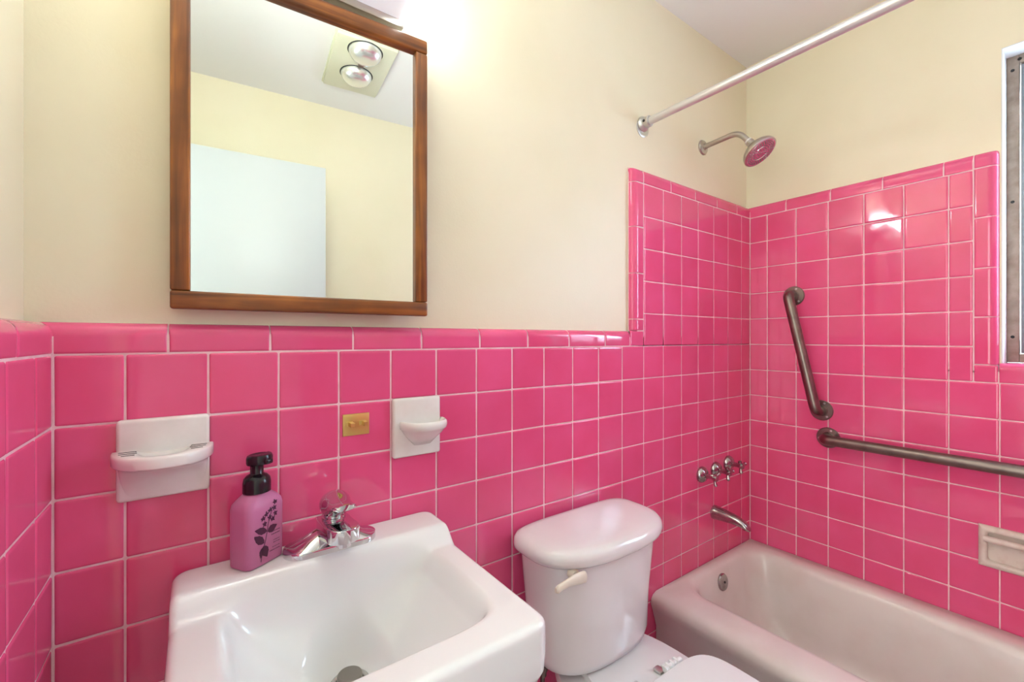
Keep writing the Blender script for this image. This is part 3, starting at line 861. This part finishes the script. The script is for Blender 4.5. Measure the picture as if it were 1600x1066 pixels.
# ------------------------------------------------------------ tub spout and valves
def round_front(name, lab, cat, loc, group=None):
    e = empty(name, loc); tag(e, lab, cat, group); return e
ts = round_front('tub_spout', 'dark chrome bathtub spout low on the back wall under the three valves', 'tub spout', (-.292, 0, Zr(-.664)))
bm = bmesh.new(); rings = []
for y, r, zc, fz in ((0, .027, 0, 1), (-.006, .0275, 0, 1), (-.010, .0262, 0, 1), (-.04, .0245, -.0005, .98), (-.075, .0215, -.003, .92), (-.10, .0195, -.0065, .86), (-.118, .018, -.012, .80), (-.130, .0165, -.018, .72), (-.138, .013, -.024, .55), (-.141, .006, -.027, .3)):
    rings.append([V((-.292 + r*math.cos(a), y, Zr(-.664)+zc + r*fz*math.sin(a))) for a in [2*PI*i/28 for i in range(28)]])
loft(bm, rings)
obj('spout_body', bm, 'dark_chrome', ts, sharp=60)
obj('spout_outlet', lathe([(.012, 0), (.0125, .012), (.010, .012)], (-.292, -.124, Zr(-.680)), (0, -.15, -1), 20), 'dark_chrome', ts)
vlabs = ['leftmost of the three dark chrome tub valve handles on the pink wall', 'middle of the three dark chrome tub valve handles on the pink wall', 'rightmost of the three dark chrome tub valve handles, nearest the corner']
for (vx, vz, tilt), lab in zip(((-.386, -.498, .5), (-.287, -.496, 2.2), (-.190, -.486, .2)), vlabs):
    vv = round_front('tub_valve', lab, 'valve handle', (vx, 0, Zr(vz)), 'tub valve handles above the spout')
    obj('escutcheon', lathe([(.030, 0), (.031, .003), (.029, .010), (.023, .018), (.014, .023), (.0095, .025)], (vx, 0, Zr(vz)), (0, -1, 0), 32), 'dark_chrome', vv)
    obj('stem', lathe([(.0095, .022), (.0085, .045), (.011, .050), (.0125, .060), (.011, .066), (0, .068)], (vx, 0, Zr(vz)), (0, -1, 0), 24), 'dark_chrome', vv)
    bm = bmesh.new()
    for k in range(3):
        a = tilt + k*2*PI/3; dx, dz = math.cos(a), math.sin(a)
        add_tube(bm, [(vx, -.056, Zr(vz)), (vx+dx*.014, -.057, Zr(vz)+dz*.014), (vx+dx*.026, -.060, Zr(vz)+dz*.026), (vx+dx*.031, -.061, Zr(vz)+dz*.031)], [.006, .0055, .0075, .0035], 14)
    obj('lever', bm, 'dark_chrome', vv)

# ------------------------------------------------------------ shower head
sh = round_front('shower_fixture', 'brushed nickel shower head on a bent arm near the corner', 'shower head', (-.332, PL, Zr(.785)))
SXc = -.332
obj('flange', lathe([(.029, 0), (.029, .003), (.026, .007), (.014, .010), (.0135, .013)], (SXc, PL, Zr(.783)), (0, -1, 0), 36), 'nickel', sh)
apts = fillet_path([(SXc, PL, Zr(.783)), (SXc, -.118, Zr(.790)), (SXc, -.158, Zr(.737))], .045, 10)
obj('arm', tube(apts, .0098, 20), 'nickel', sh)
ax = V((0, -.6, -.8)); f0 = V((SXc, -.158, Zr(.737)))
obj('joint_ring', lathe([(.0125, -.010), (.0125, -.003)], f0, ax, 28), 'porcelain', sh)
obj('head_shell', lathe([(.012, -.004), (.0145, -.002), (.0145, .012), (.012, .014), (.017, .018), (.026, .022), (.038, .030), (.041, .034), (.050, .040), (.056, .048), (.059, .057), (.0585, .061), (.054, .0625)], f0, ax, 48), 'nickel', sh)
fp = obj('spray_face', lathe([(.053, .0600), (.0525, .0632), (.030, .0640), (.029, .0625), (.026, .0625), (.025, .0645), (0, .0648)], f0, ax, 48), 'chrome', sh)
a_, u_, v_ = frame_from(ax); bm = bmesh.new()
for rr_, cnt, ph in ((.047, 36, 0), (.041, 30, .1), (.035, 24, 0), (.020, 16, 0), (.012, 9, .2), (.004, 3, 0)):
    for k in range(cnt):
        t = 2*PI*k/cnt+ph
        p = f0 + u_*rr_*math.cos(t) + v_*rr_*math.sin(t)
        add_lathe(bm, [(.0015, .0625), (.0011, .0668)], p, ax, 8)
nz = obj('nozzles', bm, 'bar', fp); nz['kind'] = 'stuff'

# ------------------------------------------------------------ shower rod
sr = round_front('shower_rod', 'long shiny metal shower curtain rod above the bathtub', 'shower rod', (-.710, PL, Zr(.768)))
RX, RZ = -.709, Zr(.766)
obj('rod_tube', tube([(RX, PL-.004, RZ), (RX, YF+.004, RZ)], .0127, 28), 'rod', sr)
fl = obj('flange', lathe([(.032, 0), (.032, .0015), (.0305, .0025), (.024, .003)], (RX+.001, PL, RZ-.012), (0, -1, 0), 32), 'galv', sr)
obj('flange_collar', lathe([(.026, .0), (.026, .004), (.021, .012), (.0185, .014), (.0185, .030), (.0165, .032)], (RX, PL-.002, RZ), (0, -1, 0), 32), 'galv', fl)
obj('set_screw', lathe([(.0045, 0), (.0045, .003), (0, .003)], (RX-.0175, .004, RZ), (-1, 0, 0), 12), 'dark', fl)
obj('flange', lathe([(.032, 0), (.032, .0015), (.021, .010), (.0185, .012), (.0185, .028)], (RX, YF, RZ), (0, 1, 0), 32), 'galv', sr)

# ------------------------------------------------------------ grab bars
def grab_bar(label, p0, p1, tilt=0):
    P0, P1 = V(p0), V(p1)
    e = round_front('grab_bar', label, 'grab bar', P0, 'metal grab bars over the bathtub')
    d = (P1-P0).normalized(); off = V((-.057, 0, 0))
    pts = fillet_path([P0 + V((-.004, 0, 0)), P0+off, P1+off, P1 + V((-.004, 0, 0))], .042, 12)
    obj('bar', tube(pts, .0185, 28), 'bar', e)
    for P in (P0, P1):
        f = obj('flange', lathe([(.039, 0), (.039, .003), (.037, .0055), (.022, .0065), (.020, .009)], P, (-1, 0, 0), 40), 'bar', e)
        for k in range(3):
            t = 2*PI*k/3 + PI/2 + .35
            q = P + V((-.0052, .0295*math.cos(t), .0295*math.sin(t)))
            obj('screw', lathe([(.0042, 0), (.004, .0018), (0, .0025)], q, (-1, 0, 0), 14), 'galv', f)
    return e
grab_bar('short slanted dark metal grab bar on the pink tiles of the right wall', (-.0002, -.173, Zr(.197)), (-.0002, -.270, Zr(-.252)))
grab_bar('long horizontal dark metal grab bar below the slanted one on the right wall', (-.0002, -.292, Zr(-.354)), (-.0002, -1.20, Zr(-.354)))

# ------------------------------------------------------------ recessed tub soap dish
sd = round_front('recessed_soap_dish', 'aged off-white ceramic soap dish with a grab rail, set low in the right wall', 'soap dish', (0, -.77, Zr(-.61)))
y0, y1, z0, z1 = -.862, -.687, Zr(-.671), Zr(-.545)
bm = bmesh.new()
def yzr(iy, iz, x, r, n=6): 
    pts = []
    hy, hz = (y1-y0)/2-iy, (z1-z0)/2-iz; cy, cz = (y0+y1)/2, (z0+z1)/2
    for k, (a, b) in enumerate(((1, 1), (-1, 1), (-1, -1), (1, -1))):
        for i in range(n+1):
            t = (k + i/n)*PI/2; pts.append(V((x, cy+a*(hy-r)+r*math.cos(t), cz+b*(hz-r)+r*math.sin(t))))
    return pts
loft(bm, [yzr(0, 0, .003, .002), yzr(0, 0, -.004, .002), yzr(.002, .002, -.008, .003), yzr(.008, .008, -.013, .006), yzr(.014, .014, -.014, .008), yzr(.018, .018, -.012, .010), yzr(.0195, .0195, -.004, .010), yzr(.021, .021, .034, .012), yzr(.026, .026, .044, .012), yzr(.05, .045, .046, .006)])
obj('dish_frame', bm, 'old_ceramic', sd, sharp=60)
obj('grab_rail', tube([(-.017, y1-.014, Zr(-.582)), (-.020, y1-.03, Zr(-.582)), (-.020, y0+.03, Zr(-.582)), (-.017, y0+.014, Zr(-.582))], .0095, 18), 'old_ceramic', sd)
